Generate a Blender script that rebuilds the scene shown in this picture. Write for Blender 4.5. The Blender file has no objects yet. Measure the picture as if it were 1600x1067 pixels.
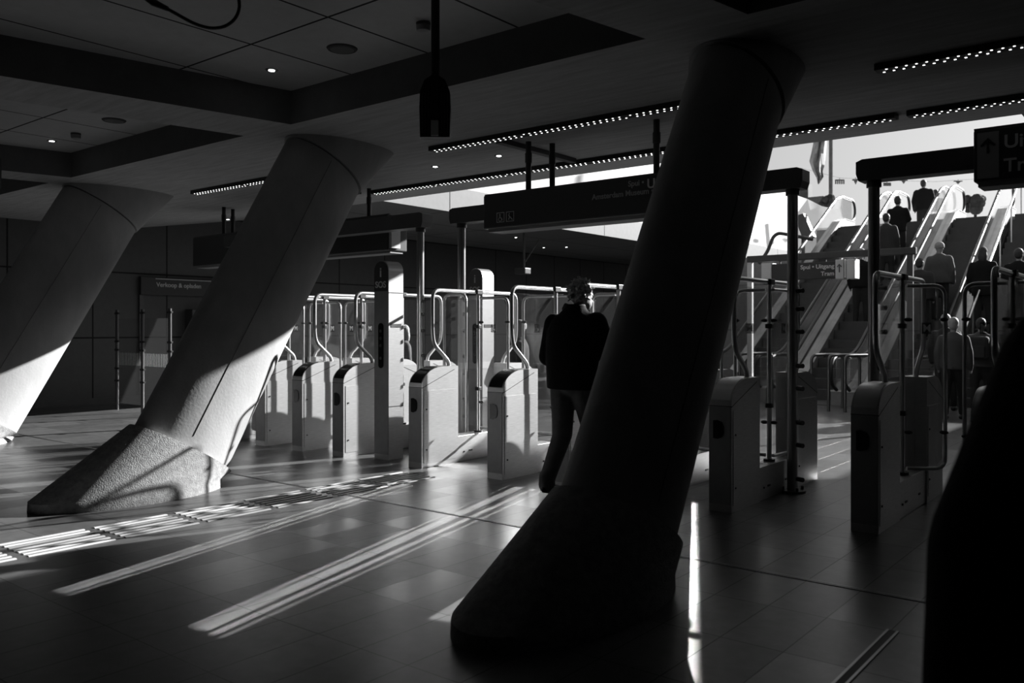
import bpy, bmesh, math, random
from mathutils import Vector, Matrix, Euler
random.seed(7)
sc = bpy.context.scene
COL = sc.collection

# ------------------------------------------------------------------ camera, sky, sun, exposure
H_EYE = 1.45
cam_data = bpy.data.cameras.new('camera')
cam = bpy.data.objects.new('camera', cam_data); COL.objects.link(cam)
cam.location = (0, 0, H_EYE)
cam.rotation_euler = (math.radians(90), 0, math.atan2(.625, .7806))
cam_data.sensor_width = 36; cam_data.lens = 30.0
cam_data.shift_y = -20.5 / 1600
cam_data.clip_start = .05; cam_data.clip_end = 500
cam_data.dof.use_dof = True; cam_data.dof.focus_distance = 8.0; cam_data.dof.aperture_fstop = 2.8
sc.camera = cam

SUN = Vector((.356, 1.0, .42)).normalized()
world = bpy.data.worlds.new('sky'); sc.world = world; world.use_nodes = True
wn = world.node_tree; wn.nodes.clear()
w_out = wn.nodes.new('ShaderNodeOutputWorld'); w_bg = wn.nodes.new('ShaderNodeBackground')
w_sky = wn.nodes.new('ShaderNodeTexSky'); w_bw = wn.nodes.new('ShaderNodeRGBToBW')
w_sky.sky_type = 'NISHITA'; w_sky.sun_disc = False
w_sky.sun_elevation = math.asin(SUN.z); w_sky.sun_rotation = math.atan2(SUN.x, SUN.y)
w_sky.dust_density = 4.0; w_sky.air_density = 1.0
w_mr = wn.nodes.new('ShaderNodeMath'); w_mr.operation = 'POWER'; w_mr.inputs[1].default_value = .45
wn.links.new(w_sky.outputs[0], w_bw.inputs[0]); wn.links.new(w_bw.outputs[0], w_mr.inputs[0])
wn.links.new(w_mr.outputs[0], w_bg.inputs[0]); wn.links.new(w_bg.outputs[0], w_out.inputs[0])
w_bg.inputs[1].default_value = .215

sun_d = bpy.data.lights.new('sun', 'SUN'); sun_d.energy = 10.5; sun_d.angle = math.radians(.6)
sun_o = bpy.data.objects.new('sun', sun_d); COL.objects.link(sun_o)
sun_o.rotation_euler = SUN.to_track_quat('Z', 'Y').to_euler(); sun_o.location = (5, 12, 8)
# added lamps: narrow parallel beams across the floor, imitating sun reflected by glass
def add_glint_lamp(x, y, az, w, h, power, t):
    """beam whose centre line meets the floor at (x, y), thrown from t metres further back"""
    d = bpy.data.lights.new('glint_lamp', 'AREA'); d.shape = 'RECTANGLE'; d.size = w; d.size_y = h
    d.spread = math.radians(.35 if t < 8 else .2); d.energy = power * w * h
    o = bpy.data.objects.new('glint_lamp', d); COL.objects.link(o)
    v = Vector((az, 1.0, .42)); o.location = Vector((x, y, 0)) + v * t
    o.rotation_euler = v.to_track_quat('Z', 'Y').to_euler()
GL = 16.0
for dx, w, k in ((-.13, .04, .8), (-.03, .09, 1.0), (.10, .05, .9), (.19, .03, .5)):
    add_glint_lamp(-4.25 + dx, 4.2, -.278 + dx * .12, w, 1.5, GL * k, 2.9)
for dx, w, k in ((-.08, .04, .8), (.0, .06, .9), (.09, .03, .6)):
    add_glint_lamp(-5.30 + dx, 3.85, -.258 + dx * .12, w, 1.35, GL * k, 3.2)
add_glint_lamp(-3.10, 3.75, -.25, .12, .52, GL * .8, 3.2)
add_glint_lamp(-2.25, 4.45, -.50, .05, 2.6, GL * .07, 16.0)

vs = sc.view_settings
sc.display_settings.display_device = 'sRGB'
vs.view_transform = 'Standard'; vs.look = 'None'; vs.gamma = 1.0; vs.use_curve_mapping = False
vs.exposure = 0.28
sc.cycles.max_bounces = 8; sc.cycles.transparent_max_bounces = 24
sc.cycles.diffuse_bounces = 4; sc.cycles.glossy_bounces = 4
sc.cycles.caustics_reflective = False; sc.cycles.caustics_refractive = False
sc.cycles.sample_clamp_indirect = 4.0

# ------------------------------------------------------------------ materials
def mat(name, v, rough=.6, metal=0.0, noise=0.0, nscale=6.0, bump=0.0, bscale=60.0, emit=0.0, spec=.5, aniso=None):
    m = bpy.data.materials.new(name); m.use_nodes = True
    nt = m.node_tree; b = nt.nodes['Principled BSDF']
    b.inputs['Base Color'].default_value = (v, v, v, 1)
    b.inputs['Roughness'].default_value = rough; b.inputs['Metallic'].default_value = metal
    b.inputs['Specular IOR Level'].default_value = spec
    tc = nt.nodes.new('ShaderNodeTexCoord')
    if noise:
        n = nt.nodes.new('ShaderNodeTexNoise'); n.inputs['Scale'].default_value = nscale
        n.inputs['Detail'].default_value = 6; n.inputs['Roughness'].default_value = .62
        if aniso:
            mp = nt.nodes.new('ShaderNodeMapping'); mp.inputs['Scale'].default_value = aniso
            nt.links.new(tc.outputs['Object'], mp.inputs[0]); nt.links.new(mp.outputs[0], n.inputs[0])
        else:
            nt.links.new(tc.outputs['Object'], n.inputs[0])
        r = nt.nodes.new('ShaderNodeMapRange'); r.inputs[1].default_value = .3; r.inputs[2].default_value = .7
        r.inputs[3].default_value = v * (1 - noise); r.inputs[4].default_value = v * (1 + noise)
        nt.links.new(n.outputs[0], r.inputs[0])
        nt.links.new(r.outputs[0], b.inputs['Base Color'])
    if bump:
        n2 = nt.nodes.new('ShaderNodeTexNoise'); n2.inputs['Scale'].default_value = bscale; n2.inputs['Detail'].default_value = 4
        bp = nt.nodes.new('ShaderNodeBump'); bp.inputs['Strength'].default_value = bump; bp.inputs['Distance'].default_value = .01
        nt.links.new(tc.outputs['Object'], n2.inputs[0]); nt.links.new(n2.outputs[0], bp.inputs['Height'])
        nt.links.new(bp.outputs[0], b.inputs['Normal'])
    if emit:
        b.inputs['Emission Color'].default_value = (1, 1, 1, 1); b.inputs['Emission Strength'].default_value = emit
    return m

def glass_mat(name, tint=.96, rough=.02, haze=0.0, refl=1.0):
    m = bpy.data.materials.new(name); m.use_nodes = True
    nt = m.node_tree; nt.nodes.clear()
    o = nt.nodes.new('ShaderNodeOutputMaterial'); t = nt.nodes.new('ShaderNodeBsdfTransparent')
    t.inputs[0].default_value = (tint, tint, tint, 1)
    g = nt.nodes.new('ShaderNodeBsdfGlossy'); g.inputs['Roughness'].default_value = rough
    g.inputs[0].default_value = (refl, refl, refl, 1)
    lw = nt.nodes.new('ShaderNodeLayerWeight'); lw.inputs['Blend'].default_value = .5
    pw = nt.nodes.new('ShaderNodeMath'); pw.operation = 'POWER'; pw.inputs[1].default_value = 5.0
    nt.links.new(lw.outputs['Facing'], pw.inputs[0])
    f = nt.nodes.new('ShaderNodeMapRange'); f.inputs[3].default_value = .04; f.inputs[4].default_value = .8
    nt.links.new(pw.outputs[0], f.inputs[0])
    mx = nt.nodes.new('ShaderNodeMixShader')
    nt.links.new(f.outputs[0], mx.inputs[0]); nt.links.new(t.outputs[0], mx.inputs[1]); nt.links.new(g.outputs[0], mx.inputs[2])
    last = mx
    if haze:
        d = nt.nodes.new('ShaderNodeBsdfDiffuse'); d.inputs[0].default_value = (.7, .7, .7, 1)
        tr = nt.nodes.new('ShaderNodeBsdfTranslucent'); tr.inputs[0].default_value = (.7, .7, .7, 1)
        ad = nt.nodes.new('ShaderNodeMixShader'); ad.inputs[0].default_value = .5
        nt.links.new(d.outputs[0], ad.inputs[1]); nt.links.new(tr.outputs[0], ad.inputs[2])
        m2 = nt.nodes.new('ShaderNodeMixShader'); m2.inputs[0].default_value = haze
        nt.links.new(mx.outputs[0], m2.inputs[1]); nt.links.new(ad.outputs[0], m2.inputs[2]); last = m2
    nt.links.new(last.outputs[0], o.inputs[0])
    return m

def grid_mat(name, v, px, py, ox, oy, width, line, rough=.4, noise=.15, axes='xy', bump=.05, tilevar=0.0, spec=.5):
    """surface with thin joints on a rectangular grid in object space"""
    m = mat(name, v, rough, noise=noise, nscale=9, spec=spec)
    nt = m.node_tree; b = nt.nodes['Principled BSDF']
    tc = nt.nodes.new('ShaderNodeTexCoord'); sp = nt.nodes.new('ShaderNodeSeparateXYZ'); nt.links.new(tc.outputs['Object'], sp.inputs[0])
    ids = {'x': 0, 'y': 1, 'z': 2}
    masks = []; cells = []
    for ax, p, o in ((axes[0], px, ox), (axes[1], py, oy)):
        s = nt.nodes.new('ShaderNodeMath'); s.operation = 'SUBTRACT'; s.inputs[1].default_value = o
        nt.links.new(sp.outputs[ids[ax]], s.inputs[0])
        d = nt.nodes.new('ShaderNodeMath'); d.operation = 'DIVIDE'; d.inputs[1].default_value = p; nt.links.new(s.outputs[0], d.inputs[0])
        fl = nt.nodes.new('ShaderNodeMath'); fl.operation = 'FLOOR'; nt.links.new(d.outputs[0], fl.inputs[0]); cells.append(fl)
        w = nt.nodes.new('ShaderNodeMath'); w.operation = 'PINGPONG'; w.inputs[1].default_value = .5; nt.links.new(d.outputs[0], w.inputs[0])
        lt = nt.nodes.new('ShaderNodeMath'); lt.operation = 'LESS_THAN'; lt.inputs[1].default_value = width / p / 2; nt.links.new(w.outputs[0], lt.inputs[0])
        masks.append(lt)
    mx = nt.nodes.new('ShaderNodeMath'); mx.operation = 'MAXIMUM'
    nt.links.new(masks[0].outputs[0], mx.inputs[0]); nt.links.new(masks[1].outputs[0], mx.inputs[1])
    src = b.inputs['Base Color'].links[0].from_socket if b.inputs['Base Color'].links else None
    mix = nt.nodes.new('ShaderNodeMix'); mix.data_type = 'RGBA'
    mix.inputs['A'].default_value = (v, v, v, 1); mix.inputs['B'].default_value = (line, line, line, 1)
    if src: nt.links.new(src, mix.inputs['A'])
    if tilevar:
        cb = nt.nodes.new('ShaderNodeCombineXYZ'); nt.links.new(cells[0].outputs[0], cb.inputs[0]); nt.links.new(cells[1].outputs[0], cb.inputs[1])
        wnz = nt.nodes.new('ShaderNodeTexWhiteNoise'); nt.links.new(cb.outputs[0], wnz.inputs[0])
        mr = nt.nodes.new('ShaderNodeMapRange'); mr.inputs[3].default_value = 1 - tilevar; mr.inputs[4].default_value = 1 + tilevar
        nt.links.new(wnz.outputs[0], mr.inputs[0])
        mu = nt.nodes.new('ShaderNodeMix'); mu.data_type = 'RGBA'; mu.blend_type = 'MULTIPLY'; mu.inputs[0].default_value = 1
        nt.links.new(src, mu.inputs['A']); nt.links.new(mr.outputs[0], mu.inputs['B']); nt.links.new(mu.outputs['Result'], mix.inputs['A'])
        m3 = nt.nodes.new('ShaderNodeMapRange'); m3.inputs[3].default_value = rough * .85; m3.inputs[4].default_value = rough * 1.15
        nt.links.new(wnz.outputs[0], m3.inputs[0]); nt.links.new(m3.outputs[0], b.inputs['Roughness'])
    nt.links.new(mx.outputs[0], mix.inputs['Factor']); nt.links.new(mix.outputs['Result'], b.inputs['Base Color'])
    ms = nt.nodes.new('ShaderNodeMapRange'); ms.inputs[3].default_value = spec; ms.inputs[4].default_value = spec * .35
    nt.links.new(mx.outputs[0], ms.inputs[0]); nt.links.new(ms.outputs[0], b.inputs['Specular IOR Level'])
    bp = nt.nodes.new('ShaderNodeBump'); bp.invert = True; bp.inputs['Strength'].default_value = .6; bp.inputs['Distance'].default_value = .003
    nt.links.new(mx.outputs[0], bp.inputs['Height']); nt.links.new(bp.outputs[0], b.inputs['Normal'])
    return m

M = {}
M['floor'] = grid_mat('floor_tile', .105, .3015, .578, -1.14, 4.90, .0055, .012, rough=.34, noise=.22, tilevar=.10, spec=.55)
M['concrete'] = mat('concrete', .42, .8, noise=.13, nscale=3.5, bump=.15, bscale=40, aniso=(1, 1, .45))
M['plinth'] = mat('rough_concrete', .36, .9, noise=.3, nscale=22, bump=.5, bscale=90)
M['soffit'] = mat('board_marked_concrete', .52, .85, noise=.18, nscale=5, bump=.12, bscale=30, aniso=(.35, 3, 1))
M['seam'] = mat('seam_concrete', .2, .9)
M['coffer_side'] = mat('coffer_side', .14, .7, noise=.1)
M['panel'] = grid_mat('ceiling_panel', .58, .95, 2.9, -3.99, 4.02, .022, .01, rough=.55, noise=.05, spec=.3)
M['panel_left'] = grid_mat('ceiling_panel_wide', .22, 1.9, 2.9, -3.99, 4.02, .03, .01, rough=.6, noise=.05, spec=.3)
M['wall'] = grid_mat('wall_panel', .10, 1.5, 1.27, .2, 0.0, .03, .02, rough=.55, noise=.08, axes='yz')
M['wall_x'] = grid_mat('wall_panel_cross', .10, 1.5, 1.27, .2, 0.0, .03, .02, rough=.55, noise=.08, axes='xz')
M['dark_wall'] = mat('dark_wall', .03, .8, noise=.2)
M['pale_wall'] = grid_mat('pale_wall', .34, 1.2, 1.4, 0, 0, .02, .12, rough=.7, noise=.1, axes='xz')
M['street'] = mat('street_paving', .35, .8, noise=.2)
M['steel'] = mat('brushed_steel', .56, .42, metal=.88, noise=.12, nscale=10, aniso=(1, 1, 14))
M['steel_front'] = mat('steel_front', .34, .45, metal=.6, noise=.08, nscale=10)
M['tube'] = mat('polished_tube', .72, .33, metal=1.0)
M['tube_dark'] = mat('dark_tube', .16, .35, metal=.8)
M['tube_mid'] = mat('grey_tube', .42, .32, metal=.95)
M['black'] = mat('black_plastic', .02, .45)
M['clamp'] = mat('clamp_metal', .08, .45, metal=.5)
M['reader'] = mat('reader_glass', .015, .18)
M['mark'] = mat('reader_mark', .30, .5)
M['dark_metal'] = mat('dark_metal', .11, .4, metal=.4, noise=.1)
M['sign'] = mat('sign_board', .06, .45, spec=.4)
M['sign_text'] = mat('sign_lettering', .70, .6)
M['sign_text_dim'] = mat('sign_small_lettering', .40, .6)
M['sign_pale'] = mat('sign_pale_panel', .32, .55)
M['sign_arrow'] = mat('sign_arrow', .02, .6)
M['white'] = mat('white_paint', .78, .5)
M['sunlit_end_white'] = mat('sunlit_end_white', .7, .5)
M['glass'] = glass_mat('clear_glass', .95, .03, haze=.012)
M['glass_esc'] = glass_mat('balustrade_glass', .92, .05, haze=.05)
M['esc_step'] = mat('escalator_step', .075, .5, metal=.3, noise=.1)
M['esc_deck'] = mat('escalator_deck', .55, .32, metal=.8, noise=.15, nscale=4)
M['esc_panel'] = mat('escalator_cladding', .30, .5, metal=.3, noise=.2, nscale=3)
M['rubber'] = mat('handrail_rubber', .03, .35)
M['lamp'] = mat('led_lens', .8, .4, emit=3.0)
M['downlight'] = mat('downlight_lens', .8, .4, emit=9.0)
M['lit_bar'] = mat('lit_screen', .7, .4, emit=.55)
M['tactile'] = mat('tactile_rib', .62, .5, noise=.1)
M['groove'] = mat('floor_groove', .01, .6)
M['groove_edge'] = mat('groove_edge_metal', .4, .35, metal=.9)
M['skin'] = mat('skin', .32, .55, noise=.08)
M['hair_grey'] = mat('grey_hair', .48, .6, noise=.5, nscale=40, bump=1.0, bscale=50)
M['hair_dark'] = mat('dark_hair', .03, .55, noise=.3, nscale=40, bump=.8, bscale=60)
M['hair_fair'] = mat('fair_hair', .4, .55, noise=.3, nscale=40, bump=.8, bscale=60)
M['coat_black'] = mat('black_coat', .012, .9, bump=.6, bscale=25, spec=.2)
M['coat_dark'] = mat('dark_coat', .03, .85, bump=.3, bscale=25)
M['coat_mid'] = mat('mid_grey_coat', .08, .85, noise=.1)
M['coat_pale'] = mat('pale_coat', .34, .85, noise=.1)
M['trousers'] = mat('dark_trousers', .17, .85, noise=.2, nscale=14, bump=.4, bscale=16)
M['trousers_dark'] = mat('black_trousers', .02, .9)
M['shoe'] = mat('black_shoe', .02, .4)
M['tent'] = mat('white_canvas', .9, .7)
def translucent(m, v, f):
    nt = m.node_tree; b = nt.nodes['Principled BSDF']; out = nt.nodes['Material Output']
    tr = nt.nodes.new('ShaderNodeBsdfTranslucent'); tr.inputs[0].default_value = (v, v, v, 1)
    mx = nt.nodes.new('ShaderNodeMixShader'); mx.inputs[0].default_value = f
    nt.links.new(b.outputs[0], mx.inputs[1]); nt.links.new(tr.outputs[0], mx.inputs[2]); nt.links.new(mx.outputs[0], out.inputs[0])
translucent(M['tent'], .9, .6)
M['sticker'] = mat('sticker_white', .85, .5); translucent(M['sticker'], .85, .6)
M['film'] = bpy.data.materials.new('dark_film'); M['film'].use_nodes = True
_nt = M['film'].node_tree; _b = _nt.nodes['Principled BSDF']; _b.inputs['Base Color'].default_value = (.02, .02, .02, 1)
_t = _nt.nodes.new('ShaderNodeBsdfTransparent'); _m = _nt.nodes.new('ShaderNodeMixShader'); _m.inputs[0].default_value = .55
_nt.links.new(_b.outputs[0], _m.inputs[1]); _nt.links.new(_t.outputs[0], _m.inputs[2]); _nt.links.new(_m.outputs[0], _nt.nodes['Material Output'].inputs[0])
M['flag'] = mat('flag_cloth', .35, .8, noise=.3, nscale=3)
M['tree'] = mat('dark_foliage', .04, .9, noise=.5, nscale=5)
M['facade'] = mat('facade', .12, .8, noise=.2)

# ------------------------------------------------------------------ mesh helpers
class MB:
    def __init__(s): s.bm = bmesh.new()
    def box(s, x0, x1, y0, y1, z0, z1, bev=0.0):
        r = bmesh.ops.create_cube(s.bm, size=1)
        for v in r['verts']:
            v.co = Vector((x0 + (v.co.x + .5) * (x1 - x0), y0 + (v.co.y + .5) * (y1 - y0), z0 + (v.co.z + .5) * (z1 - z0)))
        if bev:
            es = list({e for v in r['verts'] for e in v.link_edges})
            bmesh.ops.bevel(s.bm, geom=es, offset=bev, segments=2, affect='EDGES', profile=.5)
        return s
    def prism(s, pts, axis, a, b):
        """polygon pts in the plane perpendicular to axis, extruded from a to b"""
        def P(p, t):
            if axis == 'x': return (t, p[0], p[1])
            if axis == 'y': return (p[0], t, p[1])
            return (p[0], p[1], t)
        va = [s.bm.verts.new(P(p, a)) for p in pts]; vb = [s.bm.verts.new(P(p, b)) for p in pts]
        n = len(pts)
        s.bm.faces.new(va); s.bm.faces.new(vb[::-1])
        for i in range(n): s.bm.faces.new((va[i], vb[i], vb[(i + 1) % n], va[(i + 1) % n]))
        return s
    def ring(s, c, u, w, ru, rw, n):
        return [s.bm.verts.new(Vector(c) + u * (ru * math.cos(2 * math.pi * i / n)) + w * (rw * math.sin(2 * math.pi * i / n))) for i in range(n)]
    def skin(s, rings, caps=True):
        for a, b in zip(rings, rings[1:]):
            n = len(a)
            for i in range(n): s.bm.faces.new((a[i], a[(i + 1) % n], b[(i + 1) % n], b[i]))
        if caps: s.bm.faces.new(rings[0][::-1]); s.bm.faces.new(rings[-1])
        return s
    def tube(s, pts, r, n=10, closed=False, flat=1.0):
        pts = [Vector(p) for p in pts]; rings = []
        up = None; m = len(pts)
        for i, p in enumerate(pts):
            if closed: t = (pts[(i + 1) % m] - pts[i - 1]).normalized()
            else: t = (pts[min(i + 1, m - 1)] - pts[max(i - 1, 0)]).normalized()
            if up is None:
                up = Vector((0, 0, 1)) if abs(t.z) < .9 else Vector((1, 0, 0))
            u = (up - t * up.dot(t)).normalized(); w = t.cross(u); up = u
            rr = r[i] if isinstance(r, (list, tuple)) else r
            rings.append(s.ring(p, u, w, rr, rr * flat, n))
        if closed: rings.append(rings[0]); s.skin(rings, caps=False)
        else: s.skin(rings)
        return s
    def cyl(s, p0, p1, r, n=16): return s.tube([p0, p1], r, n)
    def ball(s, c, r, seg=12):
        res = bmesh.ops.create_uvsphere(s.bm, u_segments=seg, v_segments=max(6, seg // 2), radius=1)
        rr = r if isinstance(r, (tuple, list)) else (r, r, r)
        for v in res['verts']: v.co = Vector((v.co.x * rr[0] + c[0], v.co.y * rr[1] + c[1], v.co.z * rr[2] + c[2]))
        return s
    def cap(s, p0, p1, r0, r1, n=12):
        """tapered limb with round ends"""
        s.tube([p0, p1], [r0, r1], n); s.ball(p0, r0 * .995, n); s.ball(p1, r1 * .995, n); return s
    def build(s, name, m, parent=None, smooth=False):
        bmesh.ops.recalc_face_normals(s.bm, faces=s.bm.faces)
        me = bpy.data.meshes.new(name); s.bm.to_mesh(me); s.bm.free()
        me.materials.append(m)
        if smooth:
            for p in me.polygons: p.use_smooth = True
            try: me.set_sharp_from_angle(angle=math.radians(40))
            except Exception: pass
        o = bpy.data.objects.new(name, me); COL.objects.link(o)
        if parent is not None: o.parent = parent
        return o

def round_path(pts, r, n=5):
    """polyline with rounded corners"""
    pts = [Vector(p) for p in pts]; out = [pts[0]]
    for a, b, c in zip(pts, pts[1:], pts[2:]):
        d0 = (a - b); d1 = (c - b); rr = min(r, d0.length * .49, d1.length * .49)
        p0 = b + d0.normalized() * rr; p1 = b + d1.normalized() * rr
        for i in range(n + 1):
            t = i / n; out.append(p0 * (1 - t) ** 2 + b * 2 * t * (1 - t) + p1 * t * t)
    out.append(pts[-1]); return out

def thing(name, label, cat, loc=(0, 0, 0), rz=0.0, group=None):
    o = bpy.data.objects.new(name, None); COL.objects.link(o); o.empty_display_size = .2
    o.location = loc; o.rotation_euler = (0, 0, rz); tag(o, label, cat, group); return o
def tag(o, label, cat, group=None, kind=None):
    o['label'] = label; o['category'] = cat
    if group: o['group'] = group
    if kind: o['kind'] = kind
    return o
def struct(o):
    o['kind'] = 'structure'; return o
def copy_tree(o, parent=None):
    c = o.copy(); COL.objects.link(c)
    if parent is not None: c.parent = parent
    for ch in list(o.children): copy_tree(ch, c)
    return c
def text(name, body, size, m, parent, loc, rot=(math.radians(90), 0, 0), align='LEFT', ext=.002):
    cu = bpy.data.curves.new(name, 'FONT'); cu.body = body; cu.size = size; cu.align_x = align; cu.extrude = ext; cu.offset = size * .018
    t = bpy.data.objects.new('tmp_text', cu); COL.objects.link(t)
    bpy.context.view_layer.update()
    me = bpy.data.meshes.new_from_object(t.evaluated_get(bpy.context.evaluated_depsgraph_get()))
    bpy.data.objects.remove(t); me.name = name; me.materials.clear(); me.materials.append(m)
    o = bpy.data.objects.new(name, me); COL.objects.link(o); o.location = loc; o.rotation_euler = rot
    if parent is not None: o.parent = parent
    return o

# ------------------------------------------------------------------ the setting
Z1, Z2, ZP = 3.40, 3.82, 3.72        # soffit, ceiling beyond, coffer panels
XL, XR = -11.8, -1.5                 # sides of the stairwell opening
YE = 10.9                            # edge of the opening
ST = 4.33                            # street level
struct(MB().box(-18, 7, -9, 37, -.2, 0).build('floor', M['floor']))

def poly_slab(name, polys, m, z, up=.0):
    b = MB()
    for p in polys:
        b.bm.faces.new([b.bm.verts.new((x, y, z)) for x, y in p])
    return struct(b.build(name, m))
# coffers: (near-left, near-right, far-right, far-left) corners at soffit level
def sx(x, y, s=.19): return x + (y - 5.05) * s     # sides run skew
cof = []
for (xl, xr) in ((-16.0, -12.0), (-11.35, -7.53), (-6.75, -2.89), (-2.17, 1.9)):
    cof.append([(sx(xl, 1.2), 1.2), (sx(xr, 1.2), 1.2), (xr, 5.05), (xl, 5.05)])
cof2 = []
# soffit as strips between the coffers
b = MB()
def quad(b, pts, z): b.bm.faces.new([b.bm.verts.new((x, y, z if not isinstance(z, (list, tuple)) else z[i])) for i, (x, y) in enumerate(pts)])
quad(b, [(-18, 5.05), (7, 5.05), (7, 8.3), (-18, 8.3)], Z1)
quad(b, [(-18, -9), (7, -9), (7, 1.2), (-18, 1.2)], Z1)
xs = [(-18, -18)] + [(c[0][0], c[3][0]) for c in cof]
prevn, prevf = -18, -18
for c in cof:
    quad(b, [(prevn, 1.2), (c[0][0], 1.2), (c[3][0], 5.05), (prevf, 5.05)], Z1)
    prevn, prevf = c[1][0], c[2][0]
quad(b, [(prevn, 1.2), (7, 1.2), (7, 5.05), (prevf, 5.05)], Z1)
# sloping part up to the stairwell edge
b.bm.faces.new([b.bm.verts.new(p) for p in [(-18, 8.3, Z1), (7, 8.3, Z1), (7, YE, Z2), (-18, YE, Z2)]])
struct(b.build('ceiling', M['soffit']))
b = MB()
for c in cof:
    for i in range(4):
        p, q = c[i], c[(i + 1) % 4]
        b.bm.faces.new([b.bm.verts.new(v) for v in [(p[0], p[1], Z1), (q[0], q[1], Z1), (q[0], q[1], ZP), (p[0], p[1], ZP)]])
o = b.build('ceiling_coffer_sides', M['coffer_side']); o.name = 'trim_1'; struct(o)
b = MB()
for c in cof:
    x0 = min(p[0] for p in c); x1 = max(p[0] for p in c)
    b.box(x0 - .02, x1 + .02, 1.18, 5.07, ZP, ZP + .03)
o = b.build('trim_2', M['panel']); struct(o)
# roof slab above, closing the hall to the sky, then street deck beyond
struct(MB().box(-22, 9, -10, YE - .02, Z2 + .04, ST).build('trim_3', M['soffit']))
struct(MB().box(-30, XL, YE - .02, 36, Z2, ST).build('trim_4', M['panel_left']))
struct(MB().box(XR, 9, YE - .02, 17.4, Z2, ST + .25).build('trim_5', M['soffit']))
struct(MB().box(1.0, 9, 17.4, 34, Z2, ST).build('trim_6', M['soffit']))
struct(MB().box(-8.7, 30, 25.2, 36, ST - .45, ST).build('trim_7', M['street']))
struct(MB().box(-70, 60, 36, 90, ST - .45, ST).build('trim_8', M['street']))
struct(MB().box(-16.6, -16.4, -9, 34, 0, Z2 + .1).build('wall_left', M['wall']))
struct(MB().box(-18, 9, -9.2, -9, 0, Z1 + .4).build('wall_back', M['dark_wall']))
struct(MB().box(7, 7.2, -9, 34, 0, Z1 + .5).build('wall_right', M['dark_wall']))
struct(MB().box(-16.4, -11.8, 30, 30.2, 0, Z2).build('wall_far', M['dark_wall']))
struct(MB().box(-8.7, 1.0, 25.4, 25.6, 0, ST - .45).build('wall_stairwell', M['pale_wall']))
struct(MB().box(-11.8, -8.7, 25.4, 25.6, 0, 3.66).build('wall_stairwell_left', M['pale_wall']))
struct(MB().box(-11.8, -8.7, 36.1, 36.3, 0, ST - .45).build('wall_court', M['pale_wall']))
struct(MB().box(-8.7, -8.5, 25.6, 36.1, 0, ST - .45).build('wall_court_side', M['pale_wall']))
struct(MB().box(.95, 1.15, 17.5, 25.4, 0, ST).build('wall_stair_side', M['pale_wall']))
struct(MB().box(-16.4, -16.36, -9, 30, 0, .12).build('baseboard_left', M['dark_metal']))

# floor groove along the gate line, drain, tactile strip
b = MB(); b.box(-18, 2.5, 4.885, 4.892, -.002, .004); b.box(-18, 2.5, 4.908, 4.915, -.002, .004)
struct(b.build('trim_9', M['groove_edge'])); struct(MB().box(-18, 2.5, 4.892, 4.908, -.001, .0025).build('trim_10', M['groove']))
t = thing('slot_drain', 'narrow metal slot drain in the floor at bottom right corner', 'drain', (-1.13, 3, 0))
b = MB(); b.box(-.028, -.016, -3, 1.33, 0, .006); b.box(.016, .028, -3, 1.33, 0, .006); b.build('drain_frame', M['groove_edge'], t)
MB().box(-.016, .016, -3, 1.33, 0, .004).build('drain_channel', M['groove'], t)

# tactile blocks
rows = [1.05 + .63 * i for i in range(8)]
for i, y in enumerate(rows):
    b = MB()
    for k in range(7):
        x = -6.26 + k * .075
        b.prism([(x, 0), (x + .035, 0), (x + .029, .006), (x + .006, .006)], 'y', y, y + .56)
    o = b.build('tactile_block', M['tactile'])
    tag(o, 'ribbed tactile paving block in the row leading to the wide ticket gate', 'tactile paving', 'tactile paving blocks set in the floor')

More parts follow.
